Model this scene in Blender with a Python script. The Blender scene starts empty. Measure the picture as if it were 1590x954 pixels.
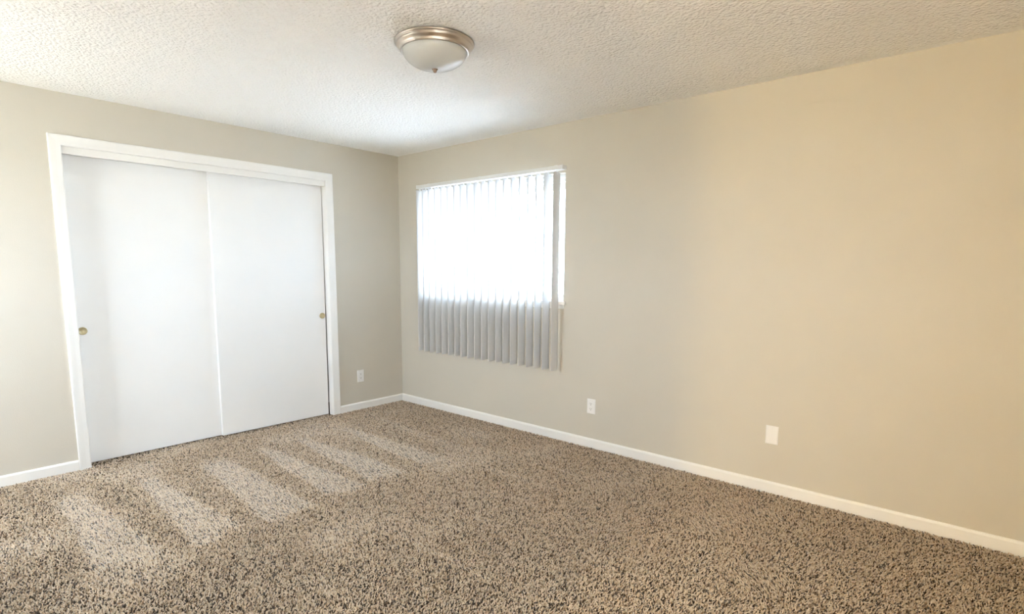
import bpy, bmesh, math, random
import numpy as np
from mathutils import Matrix, Vector

random.seed(7)
rng = np.random.default_rng(11)
S = bpy.context.scene
COL = S.collection

# ------------------------------------------------------------------ camera
F_PX, YAW, PITCH, ROLL = 862.018, 0.71394, 0.130413, 0.0054827
CAM = Vector((4.5246, -3.5045, 1.36357))
PCY = 529.908
cd = bpy.data.cameras.new('camera')
cd.sensor_fit = 'HORIZONTAL'
cd.sensor_width = 36.0
cd.lens = F_PX / 1590 * 36.0
cd.shift_y = (PCY - 477.0) / 1590
cd.clip_start = 0.02
co = bpy.data.objects.new('camera', cd)
COL.objects.link(co)
_F = Vector((-math.sin(YAW), math.cos(YAW), 0))
_R = Vector((math.cos(YAW), math.sin(YAW), 0))
_Fw = _F * math.cos(PITCH) + Vector((0, 0, -math.sin(PITCH)))
_U = _R.cross(_Fw)
_R2 = _R * math.cos(ROLL) + _U * math.sin(ROLL)
_U2 = _R2.cross(_Fw)
m = Matrix((_R2, _U2, -_Fw)).transposed().to_4x4()
m.translation = CAM
co.matrix_world = m
S.camera = co

# ------------------------------------------------------------------ world and light
SKY = (0.765, 0.885, 1.0)
SKY_STRENGTH = 7.5
EXPOSURE = 2.14
w = bpy.data.worlds.new('sky')
S.world = w
w.use_nodes = True
bg = w.node_tree.nodes['Background']
bg.inputs[0].default_value = (*SKY, 1)
bg.inputs[1].default_value = SKY_STRENGTH
S.view_settings.view_transform = 'Standard'
S.view_settings.look = 'None'
S.view_settings.gamma = 1
S.view_settings.use_curve_mapping = False
S.view_settings.exposure = EXPOSURE
S.cycles.max_bounces = 16
S.cycles.diffuse_bounces = 10
S.cycles.transparent_max_bounces = 16
S.cycles.caustics_reflective = False
S.cycles.caustics_refractive = False
S.cycles.sample_clamp_indirect = 80.0

sd = bpy.data.lights.new('sun', 'SUN')
sd.energy = 25.0
sd.angle = math.radians(0.6)
sd.color = (1.0, 0.97, 0.92)
so_ = bpy.data.objects.new('sun', sd)
COL.objects.link(so_)
# high sun: falls through the added fill window onto the carpet behind the photographer
so_.rotation_euler = Vector((-0.48, 0.40, -0.78)).to_track_quat('-Z', 'Y').to_euler()

H = 2.44                       # ceiling height
RX, RY = 5.35, -4.20           # far extents of the room
T = 0.15                       # wall thickness
W1 = (0.42, 2.012, 1.112, 2.08)      # window in view: x0 x1 z0 z1
W2 = (-4.12, -2.85, 1.10, 2.10)      # added unseen fill window, in the wall to the photographer's right: y0 y1 z0 z1
W3 = (0.20, 1.10, 1.00, 1.98)         # added unseen fill window, in the wall behind the photographer
DOOR = (3.72, 4.62, 2.04)            # open doorway behind the photographer
CY0, CY1, CZ = -0.798, -2.632, 2.115   # closet opening


def portal(name, x0, x1, z0, z1, y, toward):
    ld = bpy.data.lights.new(name, 'AREA')
    ld.shape = 'RECTANGLE'
    ld.size, ld.size_y = x1 - x0, z1 - z0
    ld.cycles.is_portal = True
    o = bpy.data.objects.new(name, ld)
    COL.objects.link(o)
    o.location = ((x0 + x1) / 2, y, (z0 + z1) / 2)
    o.rotation_euler = (math.radians(-90 if toward < 0 else 90), 0, 0)
    return o


portal('daylight_portal', *W1, 0.155, -1)
portal('daylight_portal', *W3, RY - 0.155, 1)
_p = portal('daylight_portal', *W2, 0, -1)
_p.location = (RX + 0.155, (W2[0] + W2[1]) / 2, (W2[2] + W2[3]) / 2)
_p.rotation_euler = (0, math.radians(90), 0)
_p.data.size, _p.data.size_y = W2[3] - W2[2], W2[1] - W2[0]


# ------------------------------------------------------------------ materials
def new_mat(name):
    mt = bpy.data.materials.new(name)
    mt.use_nodes = True
    nt = mt.node_tree
    return mt, nt, nt.nodes['Principled BSDF']


def tex_coord(nt):
    return nt.nodes.new('ShaderNodeTexCoord').outputs['Object']


def noise(nt, vec, scale, detail=2.0, rough=0.5):
    n = nt.nodes.new('ShaderNodeTexNoise')
    n.inputs['Scale'].default_value = scale
    n.inputs['Detail'].default_value = detail
    n.inputs['Roughness'].default_value = rough
    nt.links.new(vec, n.inputs['Vector'])
    return n.outputs['Fac']


def paint(name, rgb, rough=0.6, bump=0.0, bscale=150.0, vary=0.02, spec=0.3):
    mt, nt, b = new_mat(name)
    v = tex_coord(nt)
    n = noise(nt, v, 3.0, 3.0)
    r = nt.nodes.new('ShaderNodeValToRGB')
    r.color_ramp.elements[0].position = 0.3
    r.color_ramp.elements[1].position = 0.7
    r.color_ramp.elements[0].color = (*[c * (1 - vary) for c in rgb], 1)
    r.color_ramp.elements[1].color = (*[min(1, c * (1 + vary)) for c in rgb], 1)
    nt.links.new(n, r.inputs[0])
    nt.links.new(r.outputs[0], b.inputs['Base Color'])
    b.inputs['Roughness'].default_value = rough
    b.inputs['Specular IOR Level'].default_value = spec
    if bump:
        bp = nt.nodes.new('ShaderNodeBump')
        bp.inputs['Strength'].default_value = bump
        bp.inputs['Distance'].default_value = 0.002
        nt.links.new(noise(nt, v, bscale, 2.0), bp.inputs['Height'])
        nt.links.new(bp.outputs[0], b.inputs['Normal'])
    return mt


def metal(name, rgb, rough=0.3):
    mt, nt, b = new_mat(name)
    v = tex_coord(nt)
    mp = nt.nodes.new('ShaderNodeMapRange')
    mp.inputs['To Min'].default_value = rough * 0.8
    mp.inputs['To Max'].default_value = rough * 1.2
    nt.links.new(noise(nt, v, 60.0), mp.inputs['Value'])
    nt.links.new(mp.outputs[0], b.inputs['Roughness'])
    b.inputs['Base Color'].default_value = (*rgb, 1)
    b.inputs['Metallic'].default_value = 1.0
    return mt


M = {}
M['wall'] = paint('greige_wall_paint', (0.61, 0.57, 0.49), 0.55, 0.25, 160.0, 0.012)
M['trim'] = paint('white_trim_paint', (0.84, 0.83, 0.80), 0.38, 0.05, 60.0, 0.01, 0.4)
M['door'] = paint('white_door_paint', (0.87, 0.87, 0.86), 0.45, 0.05, 40.0, 0.01, 0.4)
M['vinyl'] = paint('white_vinyl', (0.82, 0.82, 0.82), 0.4, 0, 50, 0.01)
M['plate'] = paint('white_plastic', (0.85, 0.84, 0.82), 0.35, 0, 50, 0.005, 0.5)
M['slot'] = paint('dark_slot', (0.05, 0.045, 0.04), 0.6, 0, 50, 0.05)
M['rail'] = paint('rail_enamel', (0.74, 0.74, 0.73), 0.4, 0, 50, 0.01)
M['closet'] = paint('closet_interior', (0.45, 0.42, 0.38), 0.7, 0, 50, 0.02)
M['nickel'] = metal('brushed_nickel', (0.58, 0.52, 0.46), 0.38)
M['bronze'] = metal('dark_finial', (0.30, 0.22, 0.17), 0.4)
M['brass'] = metal('satin_brass', (0.60, 0.52, 0.33), 0.5)
M['grass'] = paint('dry_yard', (0.34, 0.33, 0.29), 0.9, 0.5, 30.0, 0.2)
M['ground'] = paint('worn_concrete', (0.31, 0.32, 0.335), 0.9, 0.5, 30.0, 0.15)
M['soffit'] = paint('soffit_paint', (0.55, 0.53, 0.50), 0.7, 0.1, 30.0, 0.03)

# ceiling: sprayed popcorn texture, smooth margin beside the window wall
mt, nt, b = new_mat('popcorn_ceiling')
v = tex_coord(nt)
b.inputs['Base Color'].default_value = (0.93, 0.92, 0.895, 1)
b.inputs['Roughness'].default_value = 0.9
b.inputs['Specular IOR Level'].default_value = 0.1
vo = nt.nodes.new('ShaderNodeTexVoronoi')
vo.feature = 'SMOOTH_F1'
vo.inputs['Scale'].default_value = 75.0
nt.links.new(v, vo.inputs['Vector'])
n1 = noise(nt, v, 55.0, 3.0, 0.6)
mx = nt.nodes.new('ShaderNodeMath'); mx.operation = 'SUBTRACT'
nt.links.new(n1, mx.inputs[0]); nt.links.new(vo.outputs['Distance'], mx.inputs[1])
sx = nt.nodes.new('ShaderNodeSeparateXYZ'); nt.links.new(v, sx.inputs[0])
mr = nt.nodes.new('ShaderNodeMapRange')
mr.inputs['From Min'].default_value = -0.035; mr.inputs['From Max'].default_value = -0.05
mr.inputs['To Min'].default_value = 0.0; mr.inputs['To Max'].default_value = 1.0
nt.links.new(sx.outputs['Y'], mr.inputs['Value'])
bp = nt.nodes.new('ShaderNodeBump')
bp.inputs['Distance'].default_value = 0.012
mq = nt.nodes.new('ShaderNodeMath'); mq.operation = 'MULTIPLY'; mq.inputs[1].default_value = 0.75
nt.links.new(mr.outputs[0], mq.inputs[0]); nt.links.new(mq.outputs[0], bp.inputs['Strength'])
nt.links.new(mx.outputs[0], bp.inputs['Height']); nt.links.new(bp.outputs[0], b.inputs['Normal'])
M['ceiling'] = mt

# window glass: clear architectural pane
def glass_mat(name, tint):
    mt, nt, b = new_mat(name)
    nt.nodes.remove(b)
    tr = nt.nodes.new('ShaderNodeBsdfTransparent'); tr.inputs[0].default_value = (*tint, 1)
    gl = nt.nodes.new('ShaderNodeBsdfGlossy'); gl.inputs['Roughness'].default_value = 0.02
    lw = nt.nodes.new('ShaderNodeLayerWeight')
    pw = nt.nodes.new('ShaderNodeMath'); pw.operation = 'POWER'; pw.inputs[1].default_value = 5.0
    nt.links.new(lw.outputs['Facing'], pw.inputs[0])
    fr = nt.nodes.new('ShaderNodeMath'); fr.operation = 'MULTIPLY_ADD'; fr.inputs[1].default_value = 0.9; fr.inputs[2].default_value = 0.03
    nt.links.new(pw.outputs[0], fr.inputs[0])
    ms = nt.nodes.new('ShaderNodeMixShader')
    nt.links.new(fr.outputs[0], ms.inputs[0]); nt.links.new(tr.outputs[0], ms.inputs[1]); nt.links.new(gl.outputs[0], ms.inputs[2])
    nt.links.new(ms.outputs[0], nt.nodes['Material Output'].inputs[0])
    return mt


M['glass'] = glass_mat('window_glass', (0.96, 0.96, 0.97))
M['tinted'] = glass_mat('dimming_tint_glass', (0.78, 0.81, 0.84))   # two faces per pane; tint added to dim daylight on the blind


def translucent(name, rgb, amount, rough, spec=0.3):
    mt, nt, b = new_mat(name)
    v = tex_coord(nt)
    r = nt.nodes.new('ShaderNodeValToRGB')
    r.color_ramp.elements[0].color = (*[c * 0.97 for c in rgb], 1)
    r.color_ramp.elements[1].color = (*rgb, 1)
    nt.links.new(noise(nt, v, 8.0), r.inputs[0])
    nt.links.new(r.outputs[0], b.inputs['Base Color'])
    b.inputs['Roughness'].default_value = rough
    b.inputs['Specular IOR Level'].default_value = spec
    t = nt.nodes.new('ShaderNodeBsdfTranslucent')
    nt.links.new(r.outputs[0], t.inputs[0])
    ms = nt.nodes.new('ShaderNodeMixShader'); ms.inputs[0].default_value = amount
    nt.links.new(b.outputs[0], ms.inputs[1]); nt.links.new(t.outputs[0], ms.inputs[2])
    nt.links.new(ms.outputs[0], nt.nodes['Material Output'].inputs[0])
    return mt


M['slat'] = translucent('slat_vinyl', (0.78, 0.78, 0.78), 0.16, 0.5)
M['frosted'] = translucent('frosted_glass', (0.86, 0.86, 0.84), 0.35, 0.22, 0.5)

# carpet: colour of every yarn tuft is stored on the mesh
mt, nt, b = new_mat('carpet_yarn')
at = nt.nodes.new('ShaderNodeAttribute'); at.attribute_name = 'yarn'
nt.links.new(at.outputs['Color'], b.inputs['Base Color'])
b.inputs['Roughness'].default_value = 0.75
b.inputs['Specular IOR Level'].default_value = 0.25
b.inputs['Sheen Weight'].default_value = 0.5
b.inputs['Sheen Roughness'].default_value = 0.4
M['yarn'] = mt
M['backing'] = paint('carpet_backing', (0.07, 0.05, 0.035), 0.95, 0.6, 120.0, 0.2, 0.05)  # colour kept dark to deepen the shade between tufts


# ------------------------------------------------------------------ mesh helpers
def link(name, mesh, mat, parent=None, smooth=False):
    o = bpy.data.objects.new(name, mesh)
    COL.objects.link(o)
    if mat is not None and not mesh.materials:
        mesh.materials.append(mat)
    if parent is not None:
        o.parent = parent
    if smooth:
        for p in mesh.polygons:
            p.use_smooth = True
    return o


def add_box(bm, lo, hi):
    lo, hi = [min(a, b) for a, b in zip(lo, hi)], [max(a, b) for a, b in zip(lo, hi)]
    vs = [bm.verts.new((x, y, z)) for x in (lo[0], hi[0]) for y in (lo[1], hi[1]) for z in (lo[2], hi[2])]
    for f in ((0, 1, 3, 2), (4, 6, 7, 5), (0, 4, 5, 1), (2, 3, 7, 6), (0, 2, 6, 4), (1, 5, 7, 3)):
        bm.faces.new([vs[i] for i in f])


def finish(bm, name, mat, parent=None, bevel=0.0, seg=2, smooth=False):
    if bevel:
        bmesh.ops.bevel(bm, geom=list(bm.edges), offset=bevel, segments=seg, profile=0.6, affect='EDGES')
    bmesh.ops.recalc_face_normals(bm, faces=list(bm.faces))
    me = bpy.data.meshes.new(name)
    bm.to_mesh(me)
    bm.free()
    return link(name, me, mat, parent, smooth)


def boxes(name, items, mat, parent=None, bevel=0.0, seg=2):
    bm = bmesh.new()
    for lo, hi in items:
        add_box(bm, lo, hi)
    return finish(bm, name, mat, parent, bevel, seg)


def prism(name, prof, a0, a1, axis, mat, parent=None):
    """profile of (d, z) points swept along x or y; d is the other horizontal axis"""
    bm = bmesh.new()
    def P(a, d, z):
        return (a, d, z) if axis == 'x' else (d, a, z)
    A = [bm.verts.new(P(a0, d, z)) for d, z in prof]
    B = [bm.verts.new(P(a1, d, z)) for d, z in prof]
    n = len(prof)
    for i in range(n):
        bm.faces.new((A[i], A[(i + 1) % n], B[(i + 1) % n], B[i]))
    bm.faces.new(A); bm.faces.new(B[::-1])
    return finish(bm, name, mat, parent)


def lathe(name, prof, mat, parent=None, n=64, axis='z', smooth=True):
    bm = bmesh.new()
    rings = []
    for r, h in prof:
        if r < 1e-6:
            rings.append([bm.verts.new((0, 0, h) if axis == 'z' else (h, 0, 0))])
        else:
            rings.append([bm.verts.new((r * math.cos(2 * math.pi * k / n), r * math.sin(2 * math.pi * k / n), h) if axis == 'z'
                          else (h, r * math.cos(2 * math.pi * k / n), r * math.sin(2 * math.pi * k / n))) for k in range(n)])
    for a, b2 in zip(rings, rings[1:]):
        for k in range(n):
            k2 = (k + 1) % n
            q = [a[k % len(a)], a[k2 % len(a)], b2[k2 % len(b2)], b2[k % len(b2)]]
            u = []
            for x in q:
                if x not in u:
                    u.append(x)
            if len(u) > 2:
                bm.faces.new(u)
    return finish(bm, name, mat, parent, smooth=smooth)


def empty(name, loc):
    o = bpy.data.objects.new(name, None)
    o.empty_display_size = 0.1
    COL.objects.link(o)
    o.location = loc
    return o


def tag(o, label, cat, group=None):
    o['label'] = label
    o['category'] = cat
    if group:
        o['group'] = group
    return o


def struct(o, label=None):
    o['kind'] = 'structure'
    if label:
        o['label'] = label
    return o


# ------------------------------------------------------------------ room shell
HY = -7.4                                    # far end of the hall behind the doorway
struct(boxes('floor', [((-0.75, RY - T, -0.12), (RX + T, T, 0.0))], M['backing']), 'subfloor and carpet backing of the bedroom')
struct(boxes('ceiling', [((-0.75, RY - T, H), (RX + T, T, H + 0.12))], M['ceiling']), 'white popcorn textured ceiling')
struct(boxes('wall_window', [
    ((-T, 0, 0), (W1[0], T, H)), ((W1[1], 0, 0), (RX + T, T, H)),
    ((W1[0], 0, 0), (W1[1], T, W1[2] - 0.03)), ((W1[0], 0, W1[3]), (W1[1], T, H))], M['wall']), 'greige wall with the blinded window')
struct(boxes('wall_closet', [
    ((-T, CY0 + 0.09, 0), (0, 0, H)), ((-0.068, CY0 + 0.015, 0), (0, CY0 + 0.09, H)),
    ((-T, CY0 + 0.015, CZ + 0.015), (-0.068, CY0 + 0.09, H)), ((-T, RY, 0), (0, CY1 - 0.015, H)),
    ((-T, CY1 - 0.015, CZ + 0.015), (0, CY0 + 0.015, H))], M['wall']), 'greige wall around the closet opening')
struct(boxes('wall_closet_inside', [
    ((-0.75, CY1 - 0.3, 0), (-0.70, CY0 + 0.3, H)), ((-0.70, CY0 + 0.25, 0), (-T, CY0 + 0.3, H)),
    ((-0.70, CY1 - 0.3, 0), (-T, CY1 - 0.25, H))], M['closet']))
struct(boxes('wall_right', [((RX, RY, 0), (RX + T, W2[0], H)), ((RX, W2[1], 0), (RX + T, 0, H)), ((RX, W2[0], 0), (RX + T, W2[1], W2[2])),
                             ((RX, W2[0], W2[3]), (RX + T, W2[1], H))], M['wall']))
struct(boxes('wall_back', [
    ((-T, RY - T, 0), (W3[0], RY, H)), ((W3[0], RY - T, 0), (W3[1], RY, W3[2])), ((W3[0], RY - T, W3[3]), (W3[1], RY, H)),
    ((W3[1], RY - T, 0), (DOOR[0], RY, H)), ((DOOR[0], RY - T, DOOR[2]), (DOOR[1], RY, H)),
    ((DOOR[1], RY - T, 0), (RX + T, RY, H))], M['wall']))
# hall behind the doorway
struct(boxes('floor_hall', [((3.2, HY, -0.12), (RX + T, RY - T, 0.004))], M['backing']))
struct(boxes('ceiling_hall', [((3.2, HY, H), (RX + T, RY - T, H + 0.12))], M['trim']))
struct(boxes('wall_hall', [((3.2, HY, 0), (3.3, RY - T, H)), ((RX, HY, 0), (RX + T, RY - T, H)), ((3.2, HY - 0.1, 0), (RX + T, HY, H))], M['wall']))
# outside
struct(boxes('patio', [((-30, T + 0.002, -0.5), (30, 40, -0.25))], M['ground']), 'concrete outside the window')
struct(boxes('yard', [((RX + T + 0.002, -40, -0.5), (40, T, -0.25)), ((-30, -40, -0.5), (3.1, RY - T - 0.002, -0.25))], M['grass']), 'dry yard beside the house')
struct(boxes('roof_eave', [((-1.5, T, 2.14), (7, 0.44, 2.19)), ((-1.5, 0.42, 2.03), (7, 0.46, 2.24))], M['soffit']), 'painted soffit and fascia above the window')


# baseboards
def baseboard(name, a0, a1, axis, face, out):
    h, t = 0.078, 0.013
    prof = [(face, 0), (face + out * t, 0), (face + out * t, h - 0.012), (face + out * (t - 0.003), h - 0.004), (face + out * (t - 0.007), h), (face, h)]
    return struct(prism(name, prof, a0, a1, axis, M['trim']))


baseboard('baseboard_window', 0.0, RX, 'x', 0.0, -1)
baseboard('baseboard_closet', -0.013, -0.731, 'y', 0.0, 1)
baseboard('baseboard_closet_far', CY1 - 0.067, RY, 'y', 0.0, 1)
baseboard('baseboard_right', -0.013, RY, 'y', RX, -1)
baseboard('baseboard_back', 0.013, DOOR[0], 'x', RY, 1)

# ------------------------------------------------------------------ closet: casing, jamb, fascia, sliding doors
cas = struct(empty('trim_closet', (0, 0, 0)), 'white casing around the closet opening')
cw = 0.066


def casing_prof(inner, outer, sgn):
    # (position across, proud height) of a ranch casing
    return [(inner, 0.0), (inner, 0.010), (inner + sgn * 0.006, 0.013), (inner + sgn * 0.028, 0.0145), (outer - sgn * 0.012, 0.018), (outer - sgn * 0.004, 0.018), (outer, 0.014), (outer, 0.0)]


def casing_side(inner, outer, sgn):
    bm = bmesh.new()
    pr = casing_prof(inner, outer, sgn)
    zt_in, zt_out = CZ, CZ + cw
    A = [bm.verts.new((h, y, 0.004)) for y, h in pr]
    B = [bm.verts.new((h, y, zt_in + (zt_out - zt_in) * abs(y - inner) / cw)) for y, h in pr]
    n = len(pr)
    for i in range(n):
        bm.faces.new((A[i], A[(i + 1) % n], B[(i + 1) % n], B[i]))
    bm.faces.new(A); bm.faces.new(B[::-1])
    return finish(bm, 'side_casing', M['trim'], cas)


casing_side(CY0, CY0 + cw, 1)
casing_side(CY1, CY1 - cw, -1)
bm = bmesh.new()
pr = casing_prof(CZ, CZ + cw, 1)
A = [bm.verts.new((h, CY0 + (z - CZ), z)) for z, h in pr]
B = [bm.verts.new((h, CY1 - (z - CZ), z)) for z, h in pr]
for i in range(len(pr)):
    j = (i + 1) % len(pr)
    bm.faces.new((A[i], A[j], B[j], B[i]))
bm.faces.new(A); bm.faces.new(B[::-1])
finish(bm, 'head_casing', M['trim'], cas)
# jamb boards lining the opening, fascia hiding the track
boxes('jamb', [((-0.068, CY0, 0.0), (0.002, CY0 + 0.015, CZ + 0.015))], M['trim'], cas, 0.001, 1)
boxes('jamb', [((-T, CY1 - 0.015, 0.0), (0.002, CY1, CZ + 0.015))], M['trim'], cas, 0.001, 1)
boxes('head_jamb', [((-T, CY1, CZ), (0.002, CY0, CZ + 0.015))], M['trim'], cas, 0.001, 1)
boxes('track_fascia', [((-0.022, CY1 + 0.001, 2.068), (-0.005, CY0 - 0.001, CZ))], M['trim'], cas, 0.0015, 1)
boxes('track', [((-0.135, CY1 + 0.001, 2.097), (-0.045, CY0 - 0.001, CZ))], M['rail'], cas)


def closet_door(name, label, x_front, y_right, y_left, tilt, pull_y):
    d = empty(name, (x_front, y_right, 0.0105))
    tag(d, label, 'door', 'sliding closet doors')
    wd, th, hd = abs(y_left - y_right), 0.034, 2.0695
    boxes('panel', [((-th, -wd, 0), (0, 0, hd))], M['door'], d, 0.0015, 1)
    # round finger pull: rim and dished cup
    pull = lathe('finger_pull', [(0.0, -0.004), (0.008, -0.0038), (0.016, -0.001), (0.0205, 0.0025), (0.0235, 0.0035), (0.026, 0.0018), (0.0265, -0.002)], M['brass'], d, 40, 'x')
    pull.location = (0.0052, pull_y, 0.928 - 0.0105)
    pull['label'] = 'round brass finger pull'
    d.rotation_euler = (tilt, 0, 0)
    return d


closet_door('closet_door', 'white flat sliding closet door with brass finger pull beside the casing', -0.060, -0.8115, -1.752, math.radians(-0.24), -0.034)
closet_door('closet_door', 'white flat sliding closet door on the rear track at far left', -0.101, -1.690, -2.628, 0.0, -0.90)

# ------------------------------------------------------------------ window in view
def window(name, label, W, yin, yout, glass):
    x0, x1, z0, z1 = W
    wd = struct(empty(name, ((x0 + x1) / 2, (yin + yout) / 2, z0)), label)
    o = wd.location
    sgn = 1 if yout > yin else -1
    ya, yb = yin + sgn * 0.062, yin + sgn * 0.125       # frame depth
    t = 0.028
    def L(lo, hi):
        return (tuple(a - b for a, b in zip(lo, o)), tuple(a - b for a, b in zip(hi, o)))
    boxes('frame_rail', [L((x0, ya, z1 - t), (x1, yb, z1))], M['vinyl'], wd, 0.002, 1)
    boxes('frame_rail', [L((x0, ya, z0), (x1, yb, z0 + t))], M['vinyl'], wd, 0.002, 1)
    boxes('frame_stile', [L((x0, ya, z0 + t), (x0 + t, yb, z1 - t))], M['vinyl'], wd, 0.002, 1)
    boxes('frame_stile', [L((x1 - t, ya, z0 + t), (x1, yb, z1 - t))], M['vinyl'], wd, 0.002, 1)
    xm = (x0 + x1) / 2
    for k, (a, bq) in enumerate(((x0 + t, xm + 0.02), (xm - 0.02, x1 - t))):
        yc = yin + sgn * (0.080 if k == 0 else 0.106)
        s = 0.022 if k else 0.034
        bm = bmesh.new()
        for lo, hi in (((a, yc - .012, z0 + t), (a + s, yc + .012, z1 - t)), ((bq - s, yc - .012, z0 + t), (bq, yc + .012, z1 - t)),
                       ((a + s, yc - .012, z0 + t), (bq - s, yc + .012, z0 + t + s)), ((a + s, yc - .012, z1 - t - s), (bq - s, yc + .012, z1 - t))):
            add_box(bm, *L(lo, hi))
        sash = finish(bm, 'sash', M['vinyl'], wd)
        boxes('pane', [L((a + s, yc - .002, z0 + t + s), (bq - s, yc + .002, z1 - t - s))], M[glass], sash)
    return wd


win = window('window_1', 'sliding window behind the vertical blind', W1, 0.0, T, 'tinted')
sl = boxes('window_sill', [((W1[0] - 0.022 - win.location.x, -0.022 - win.location.y, W1[2] - 0.030 - win.location.z), (W1[1] + 0.022 - win.location.x, -win.location.y, 0.0)),
                           ((W1[0] - win.location.x, -win.location.y - 0.001, W1[2] - 0.030 - win.location.z), (W1[1] - win.location.x, 0.135 - win.location.y, -0.001))], M['trim'], win, 0.0025, 1)
sl['label'] = 'white projecting window sill'
boxes('sill_apron', [((W1[0] - 0.01 - win.location.x, -0.010 - win.location.y, W1[2] - 0.058 - win.location.z), (W1[1] + 0.008 - win.location.x, -win.location.y, W1[2] - 0.030 - win.location.z))], M['trim'], win, 0.002, 1)
window('fill_window_3', 'added fill window, unseen behind the photographer', W3, RY, RY - T, 'glass')
w2 = window('fill_window_2', 'added fill window, unseen in the wall beside the photographer', (-(W2[1] - W2[0]) / 2, (W2[1] - W2[0]) / 2, W2[2], W2[3]), 0.0, T, 'glass')
w2.rotation_euler = (0, 0, math.radians(-90))
w2.location = (RX + T / 2, (W2[0] + W2[1]) / 2, W2[2])

# doorway lining behind the photographer
dj = struct(empty('trim_doorway', (DOOR[0], RY, 0)))
for nm, lo, hi in (('side_casing', (-0.066, 0, 0), (0, 0.016, DOOR[2] + 0.066)), ('side_casing', (DOOR[1] - DOOR[0], 0, 0), (DOOR[1] - DOOR[0] + 0.066, 0.016, DOOR[2] + 0.066)),
                   ('head_casing', (0, 0, DOOR[2]), (DOOR[1] - DOOR[0], 0.016, DOOR[2] + 0.066))):
    boxes(nm, [(lo, hi)], M['trim'], dj, 0.002, 1)

# ------------------------------------------------------------------ vertical blind
RAIL_X0, RAIL_X1, RAIL_Y = 0.380, 2.047, -0.065
vb = tag(empty('vertical_blind', ((RAIL_X0 + RAIL_X1) / 2, 0, 2.09)), 'white vertical blind with open slats hanging over the window', 'blind')
ox, oz = vb.location.x, vb.location.z
hr = prism('headrail', [(-0.040, 0.0), (-0.058, 0.0), (-0.058, 0.006), (-0.072, 0.006), (-0.072, 0.0), (-0.090, 0.0), (-0.090, 0.026), (-0.086, 0.030), (-0.044, 0.030), (-0.040, 0.026)],
           RAIL_X0 - ox, RAIL_X1 - 0.004 - ox, 'x', M['rail'], vb)
boxes('end_cap', [((RAIL_X1 - 0.004 - ox, -0.0915, -0.0015), (RAIL_X1 - ox, -0.0385, 0.0315))], M['vinyl'], hr, 0.001, 1)
boxes('end_cap', [((RAIL_X0 - 0.002 - ox, -0.0915, -0.0015), (RAIL_X0 + 0.002 - ox, -0.0385, 0.0315))], M['vinyl'], hr, 0.001, 1)
for bx in (0.55, 1.20, 1.985):
    boxes('wall_bracket', [((bx - 0.012 - ox, -0.050, 0.030), (bx + 0.012 - ox, 0.0, 0.033)), ((bx - 0.012 - ox, -0.003, 0.010), (bx + 0.012 - ox, 0.0, 0.033)),
                           ((bx - 0.012 - ox, -0.094, 0.0305), (bx + 0.012 - ox, -0.048, 0.0325))], M['rail'], hr)

SW, SL, ST = 0.088, 1.502, 0.0011
NSLAT, PITCH_X = 20, 0.0831


def slat_mesh():
    bm = bmesh.new()
    n = 8
    zs = [-SL, -SL + 0.004, -0.006, 0.0]
    ins = [0.004, 0.0, 0.0, 0.005]
    grid = []
    for side in (0, 1):
        rows = []
        for z, e in zip(zs, ins):
            row = []
            for i in range(n + 1):
                s = -1 + 2 * i / n
                yy = s * (SW / 2 - (e if abs(s) > 0.99 else 0))
                bulge = 0.0035 * (1 - s * s) + side * ST
                row.append(bm.verts.new((bulge, yy, z)))
            rows.append(row)
        grid.append(rows)
    for side in (0, 1):
        for r0, r1 in zip(grid[side], grid[side][1:]):
            for i in range(n):
                bm.faces.new((r0[i], r0[i + 1], r1[i + 1], r1[i]))
    for k in (0, -1):
        for i in range(n):
            bm.faces.new((grid[0][k][i], grid[0][k][i + 1], grid[1][k][i + 1], grid[1][k][i]))
    for j in range(len(zs) - 1):
        for i in (0, n):
            bm.faces.new((grid[0][j][i], grid[0][j + 1][i], grid[1][j + 1][i], grid[1][j][i]))
    bmesh.ops.recalc_face_normals(bm, faces=list(bm.faces))
    me = bpy.data.meshes.new('slat')
    bm.to_mesh(me); bm.free()
    for p in me.polygons:
        p.use_smooth = abs(p.normal.x) > 0.8
    me.materials.append(M['slat'])
    return me


def hook_mesh():
    bm = bmesh.new()
    add_box(bm, (-0.0035, -0.0045, -0.016), (-0.0005, 0.0045, 0.012))
    add_box(bm, (0.0018 + 0.005, -0.0045, -0.016), (0.0040 + 0.005, 0.0045, 0.004))
    add_box(bm, (-0.0035, -0.0045, 0.003), (0.0090, 0.0045, 0.006))
    add_box(bm, (-0.0030, -0.0030, 0.012), (0.0030, 0.0030, 0.019))
    bmesh.ops.recalc_face_normals(bm, faces=list(bm.faces))
    me = bpy.data.meshes.new('hook'); bm.to_mesh(me); bm.free()
    me.materials.append(M['plate'])
    return me


sm, hm = slat_mesh(), hook_mesh()
for k in range(NSLAT):
    so = bpy.data.objects.new('slat', sm)
    COL.objects.link(so)
    so.parent = vb
    so.location = (1.977 - (NSLAT - 1 - k) * PITCH_X - ox + random.uniform(-0.0015, 0.0015), RAIL_Y, 2.076 - oz)
    so.rotation_euler = (0, random.uniform(-0.0012, 0.0012), math.radians(random.uniform(-2.5, 1.5)))
    ho = bpy.data.objects.new('carrier_hook', hm)
    COL.objects.link(ho)
    ho.parent = so

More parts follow.
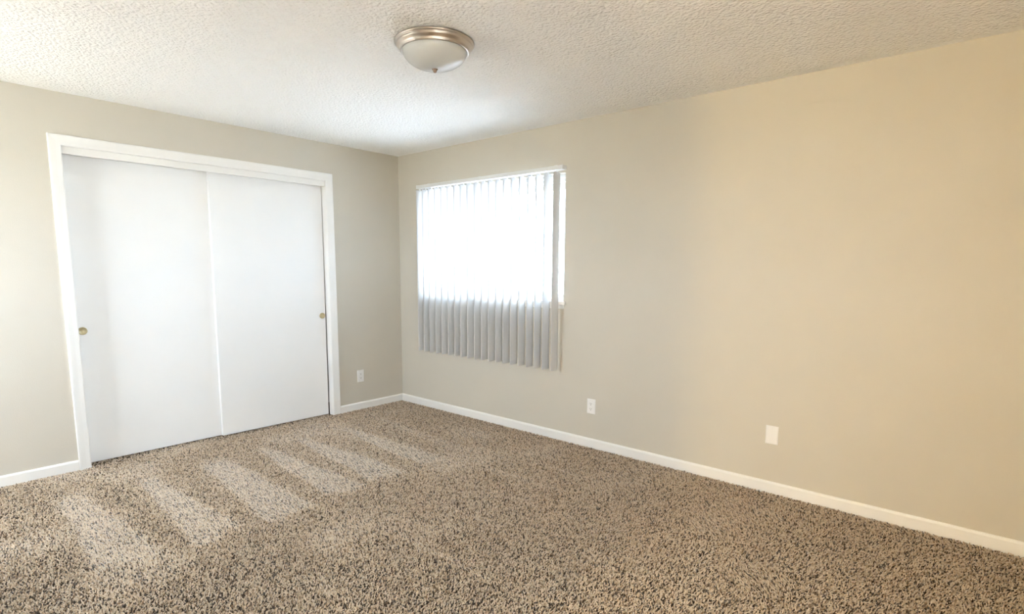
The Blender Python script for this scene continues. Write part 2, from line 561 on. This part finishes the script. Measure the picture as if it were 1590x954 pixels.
# ------------------------------------------------------------------ ceiling light
lt = tag(empty('ceiling_light', (2.38, -1.61, H)), 'flush round ceiling light with nickel ring and frosted glass bowl', 'ceiling light')
lathe('pan', [(0.0, -0.001), (0.186, -0.001), (0.190, -0.004), (0.190, -0.010), (0.184, -0.013), (0.181, -0.016), (0.183, -0.020), (0.180, -0.025), (0.170, -0.032),
              (0.165, -0.040), (0.166, -0.044), (0.163, -0.047), (0.156, -0.046), (0.152, -0.040), (0.150, -0.030), (0.0, -0.030)], M['nickel'], lt, 96)
R0, D0, N = 0.155, 0.083, 20
prof = [(R0 * math.cos(a) ** 0.9 if a < math.pi / 2 - 1e-6 else 0.0, -0.040 - D0 * math.sin(a)) for a in [math.pi / 2 * i / N for i in range(N + 1)]]
prof_in = [(r * 0.965, -0.040 - (-(h + 0.040)) * 0.95) for r, h in prof][::-1]
gs = lathe('glass_shade', prof + prof_in, M['frosted'], lt, 96)
lathe('finial', [(0.0, -0.120), (0.013, -0.120), (0.0145, -0.123), (0.013, -0.126), (0.009, -0.129), (0.0095, -0.133), (0.006, -0.138), (0.0, -0.140)], M['bronze'], lt, 32)

# wall lamp in the hall behind the photographer: warm bulb
hl = tag(empty('wall_lamp', (4.20, HY, 1.50)), 'warm wall lamp in the hall behind the photographer', 'lamp')
bk = lathe('backplate', [(0.0, 0.0), (0.06, 0.0), (0.06, 0.012), (0.02, 0.02), (0.012, 0.10), (0.0, 0.10)], M['nickel'], hl, 32)
bk.rotation_euler = (math.radians(-90), 0, 0)
hb = bpy.data.lights.new('bulb', 'POINT')
hb.energy = 74.0
hb.color = (1.0, 0.74, 0.36)
hb.shadow_soft_size = 0.10
hbo = bpy.data.objects.new('bulb', hb)
COL.objects.link(hbo)
hbo.parent = hl
hbo.location = (0, 0.22, 0.0)


# ------------------------------------------------------------------ wall plates
def plate_mesh(wd, hd, t):
    bm = bmesh.new()
    a = [bm.verts.new((sx * wd / 2, 0, sz * hd / 2)) for sx, sz in ((-1, -1), (1, -1), (1, 1), (-1, 1))]
    b1 = [bm.verts.new((sx * wd / 2, -t * 0.45, sz * hd / 2)) for sx, sz in ((-1, -1), (1, -1), (1, 1), (-1, 1))]
    c = [bm.verts.new((sx * (wd / 2 - 0.005), -t, sz * (hd / 2 - 0.005))) for sx, sz in ((-1, -1), (1, -1), (1, 1), (-1, 1))]
    for p, q in ((a, b1), (b1, c)):
        for i in range(4):
            bm.faces.new((p[i], p[(i + 1) % 4], q[(i + 1) % 4], q[i]))
    bm.faces.new(c); bm.faces.new(a[::-1])
    return bm


def wall_plate(name, label, cat, loc, rotz, kind):
    r = tag(empty(name, loc), label, cat)
    r.rotation_euler = (0, 0, rotz)
    finish(plate_mesh(0.072, 0.114, 0.006), 'cover_plate', M['plate'], r)
    if kind == 'outlet':
        for dz in (0.0195, -0.0195):
            bm = bmesh.new()
            pts = []
            for k in range(24):
                t = 2 * math.pi * k / 24
                x = 0.0172 * math.cos(t)
                z = max(-0.0135, min(0.0135, 0.0172 * math.sin(t)))
                pts.append((x, z))
            A = [bm.verts.new((x, -0.0055, z + dz)) for x, z in pts]
            B = [bm.verts.new((x * 0.97, -0.0078, z * 0.97 + dz)) for x, z in pts]
            for i in range(24):
                bm.faces.new((A[i], A[(i + 1) % 24], B[(i + 1) % 24], B[i]))
            bm.faces.new(B)
            soc = finish(bm, 'socket', M['plate'], r)
            boxes('slot', [((-0.0075, -0.0081, dz + 0.000), (-0.0052, -0.0060, dz + 0.009))], M['slot'], soc)
            boxes('slot', [((0.0052, -0.0081, dz + 0.001), (0.0072, -0.0060, dz + 0.008))], M['slot'], soc)
            g = lathe('ground_hole', [(0.0, -0.0021), (0.0028, -0.0021), (0.0028, 0.0)], M['slot'], soc, 16)
            g.rotation_euler = (math.radians(-90), 0, 0)
            g.location = (0, -0.0060, dz - 0.0065)
            g.rotation_euler = (math.radians(-90), 0, 0)
        zs = (0.0,)
    else:
        zs = (0.042, -0.042)
    for z in zs:
        sc = lathe('screw', [(0.0, 0.0012), (0.002, 0.0010), (0.003, 0.0), (0.003, -0.001)], M['plate'], r, 16)
        sc.rotation_euler = (math.radians(90), 0, 0)
        sc.location = (0, -0.0062, z)
    return r


wall_plate('wall_outlet', 'white duplex outlet on the wall between closet casing and room corner', 'outlet', (0.0, -0.498, 0.3315), math.radians(90), 'outlet')
wall_plate('wall_outlet', 'white duplex outlet on the long wall right of the blind', 'outlet', (2.2885, 0.0, 0.327), 0.0, 'outlet')
wall_plate('wall_plate', 'blank white cover plate low on the long wall at far right', 'wall plate', (3.580, 0.0, 0.3685), 0.0, 'blank')

# ------------------------------------------------------------------ carpet pile
def band(y, lo, hi, soft):
    return np.clip((y - lo) / soft, 0, 1) * np.clip((hi - y) / soft, 0, 1)


def smooth_noise(x, y, cell, seed):
    g = np.random.default_rng(seed).random((80, 80))
    u, v2 = x / cell + 5, -y / cell + 5
    i, j = np.floor(u).astype(int), np.floor(v2).astype(int)
    fu, fv = u - i, v2 - j
    fu, fv = fu * fu * (3 - 2 * fu), fv * fv * (3 - 2 * fv)
    i, j = np.clip(i, 0, 78), np.clip(j, 0, 78)
    return (g[i, j] * (1 - fu) + g[i + 1, j] * fu) * (1 - fv) + (g[i, j + 1] * (1 - fu) + g[i + 1, j + 1] * fu) * fv


def nap(x, y):
    """-1: pile brushed towards the closet, +1: brushed back towards the room (vacuum strokes along x)"""
    wob = (smooth_noise(x, y, 0.22, 3) - 0.5) * 0.035
    yy = y + wob
    a = np.zeros_like(x)
    for lo0, lo1, hi0, hi1, xs, amt in ((-0.62, -0.78, -0.56, -0.66, 0.15, 0.55), (-1.00, -1.10, -0.93, -0.92, 0.25, 1.0), (-1.38, -1.51, -1.33, -1.25, 0.30, 1.0),
                                        (-1.71, -1.82, -1.66, -1.57, 0.35, 1.0), (-2.10, -2.22, -1.98, -1.94, 0.35, 1.0), (-2.48, -2.58, -2.42, -2.32, 0.35, 1.0), (-2.88, -2.96, -2.80, -2.70, 0.35, 1.0)):
        t = np.clip((x - 0.3) / 1.45, 0, 1)
        a = np.maximum(a, amt * band(yy, lo0 + (lo1 - lo0) * t - 0.03, hi0 + (hi1 - hi0) * t + 0.03, 0.04) * np.clip((x - xs) / 0.25, 0, 1))
    xend = 1.74 + (smooth_noise(x * 0, y, 0.12, 9) - 0.5) * 0.14
    a *= np.clip((xend - x) / 0.10, 0, 1)
    for yc, x0, x1, wd in ((-1.84, 2.15, 3.2, 0.035), (-2.10, 2.2, 2.6, 0.04), (-1.45, 2.1, 2.9, 0.03), (-1.12, 2.2, 3.1, 0.03), (-0.85, 1.9, 2.9, 0.05), (-0.55, 2.0, 3.0, 0.04), (-2.35, 2.3, 2.7, 0.05)):
        a = np.maximum(a, 0.6 * band(yy, yc - wd, yc + wd, 0.03) * np.clip((x - x0) / 0.2, 0, 1) * np.clip((x1 - x) / 0.3, 0, 1))
    a = np.maximum(a, 0.55 * np.clip((smooth_noise(x, y, 0.35, 21) - 0.55) / 0.3, 0, 1))
    return a


def carpet():
    def grid(sp):
        xs = np.arange(0.006, RX - 0.014, sp)
        ys = np.arange(RY + 0.014, -0.014, sp)
        X, Y = np.meshgrid(xs, ys)
        X = X.ravel() + rng.uniform(-.5, .5, X.size) * sp * 0.95
        Y = Y.ravel() + rng.uniform(-.5, .5, Y.size) * sp * 0.95
        return np.clip(X, 0.016, RX - 0.016), np.clip(Y, RY + 0.016, -0.016)
    def near(X, Y):          # part of the room the picture can show, with a margin
        nx, ny = (4.73 - 1.674), (-0.596 + 3.289)
        side = (X - 1.674) * ny - (Y + 3.289) * nx     # >0 towards the photographer
        return (side / math.hypot(nx, ny) < 0.35) & (X < 5.0) & (Y > -3.6)
    X, Y = grid(0.0070)
    k = near(X, Y) & (rng.random(X.size) > 0.08)
    X, Y = X[k], Y[k]
    X2, Y2 = grid(0.0125)
    k = ~near(X2, Y2)
    X2, Y2 = X2[k], Y2[k]
    ku = 1900                                   # carpet runs on under the closet doors
    X = np.concatenate([X, rng.uniform(-0.16, 0.014, ku * 2)])
    Y = np.concatenate([Y, rng.uniform(CY1 + 0.006, CY0 - 0.006, ku * 2)])
    n1 = X.size
    X, Y = np.concatenate([X, X2]), np.concatenate([Y, Y2])
    n = X.size
    size = np.ones(n); size[n1:] = 2.0
    a = nap(X, Y)
    # lean of every tuft: random curl plus the direction the pile was brushed
    lx = (0.45 - 2.35 * a) + rng.normal(0, 0.45, n) * (1 - 0.4 * a)
    ly = rng.normal(0, 0.45, n) * (1 - 0.55 * a)
    hgt = 0.0135 + rng.uniform(-0.0042, 0.0028, n)
    hgt = np.where(X < -0.02, np.minimum(hgt, 0.0080), hgt)       # low pile under the doors
    up = 1 / np.sqrt(1 + 0.40 * (lx ** 2 + ly ** 2))
    top = np.stack([lx * hgt * 0.58, ly * hgt * 0.58, 0.80 * hgt * up], 1)
    tip = np.stack([lx * hgt * 0.80, ly * hgt * 0.80, 1.0 * hgt * up], 1)
    ang = rng.uniform(0, 2 * np.pi, n)
    sz = size * rng.uniform(0.82, 1.18, n)
    V = np.zeros((n, 7, 3))
    base = np.stack([X, Y, np.zeros(n)], 1)
    twist = rng.uniform(-0.7, 0.7, n)
    for k, (c, r) in enumerate(((np.zeros((n, 3)), 0.0026), (top, 0.0031))):
        for i in range(3):
            t = ang + i * 2 * np.pi / 3 + twist * k
            V[:, 3 * k + i] = base + c + np.stack([r * sz * np.cos(t), r * sz * np.sin(t), np.zeros(n)], 1)
    V[:, 6] = base + tip
    # keep the outer tufts off the walls and baseboards
    inside = ((Y < CY0 - 0.004) & (Y > CY1 + 0.004))[:, None]
    V[:, :, 0] = np.clip(V[:, :, 0], np.where(inside, -0.2, 0.0135), RX - 0.0135)
    V[:, :, 1] = np.where(inside & (V[:, :, 0] < 0.0135), np.clip(V[:, :, 1], CY1 + 0.002, CY0 - 0.002), V[:, :, 1])
    V[:, :, 1] = np.clip(V[:, :, 1], RY + 0.0135, -0.0135)
    quads = np.array([[0, 1, 4, 3], [1, 2, 5, 4], [2, 0, 3, 5]])
    tris = np.array([[3, 4, 6], [4, 5, 6], [5, 3, 6]])
    off = (np.arange(n) * 7)[:, None, None]
    q = (quads[None] + off).reshape(n, 12)
    t3 = (tris[None] + off).reshape(n, 9)
    loops = np.concatenate([q, t3], 1).ravel().astype(np.int32)
    starts1 = np.array([0, 4, 8, 12, 15, 18])
    starts = ((np.arange(n) * 21)[:, None] + starts1[None]).ravel().astype(np.int32)
    me = bpy.data.meshes.new('carpet_pile')
    me.vertices.add(n * 7)
    me.vertices.foreach_set('co', V.astype(np.float32).ravel())
    me.loops.add(loops.size)
    me.loops.foreach_set('vertex_index', loops)
    me.polygons.add(starts.size)
    me.polygons.foreach_set('loop_start', starts)
    me.update(calc_edges=True)
    me.polygons.foreach_set('use_smooth', np.ones(starts.size, dtype=bool))
    # yarn colours: mostly light beige and tan, some brown; near-black tufts stand for shaded gaps
    pal = np.array([(0.70, 0.565, 0.415), (0.54, 0.405, 0.27), (0.31, 0.205, 0.12), (0.06, 0.035, 0.018)])
    c = pal[rng.choice(4, n, p=[0.44, 0.27, 0.14, 0.15])] * rng.uniform(0.9, 1.1, (n, 1))
    colr = np.ones((n, 7, 4), dtype=np.float32)
    colr[:, :, :3] = c[:, None, :]
    at = me.color_attributes.new('yarn', 'FLOAT_COLOR', 'POINT')
    at.data.foreach_set('color', colr.ravel())
    me.materials.append(M['yarn'])
    o = bpy.data.objects.new('carpet', me)
    COL.objects.link(o)
    tag(o, 'speckled beige and brown cut pile carpet with vacuum stripes', 'carpet')
    o['kind'] = 'stuff'
    return n


carpet()
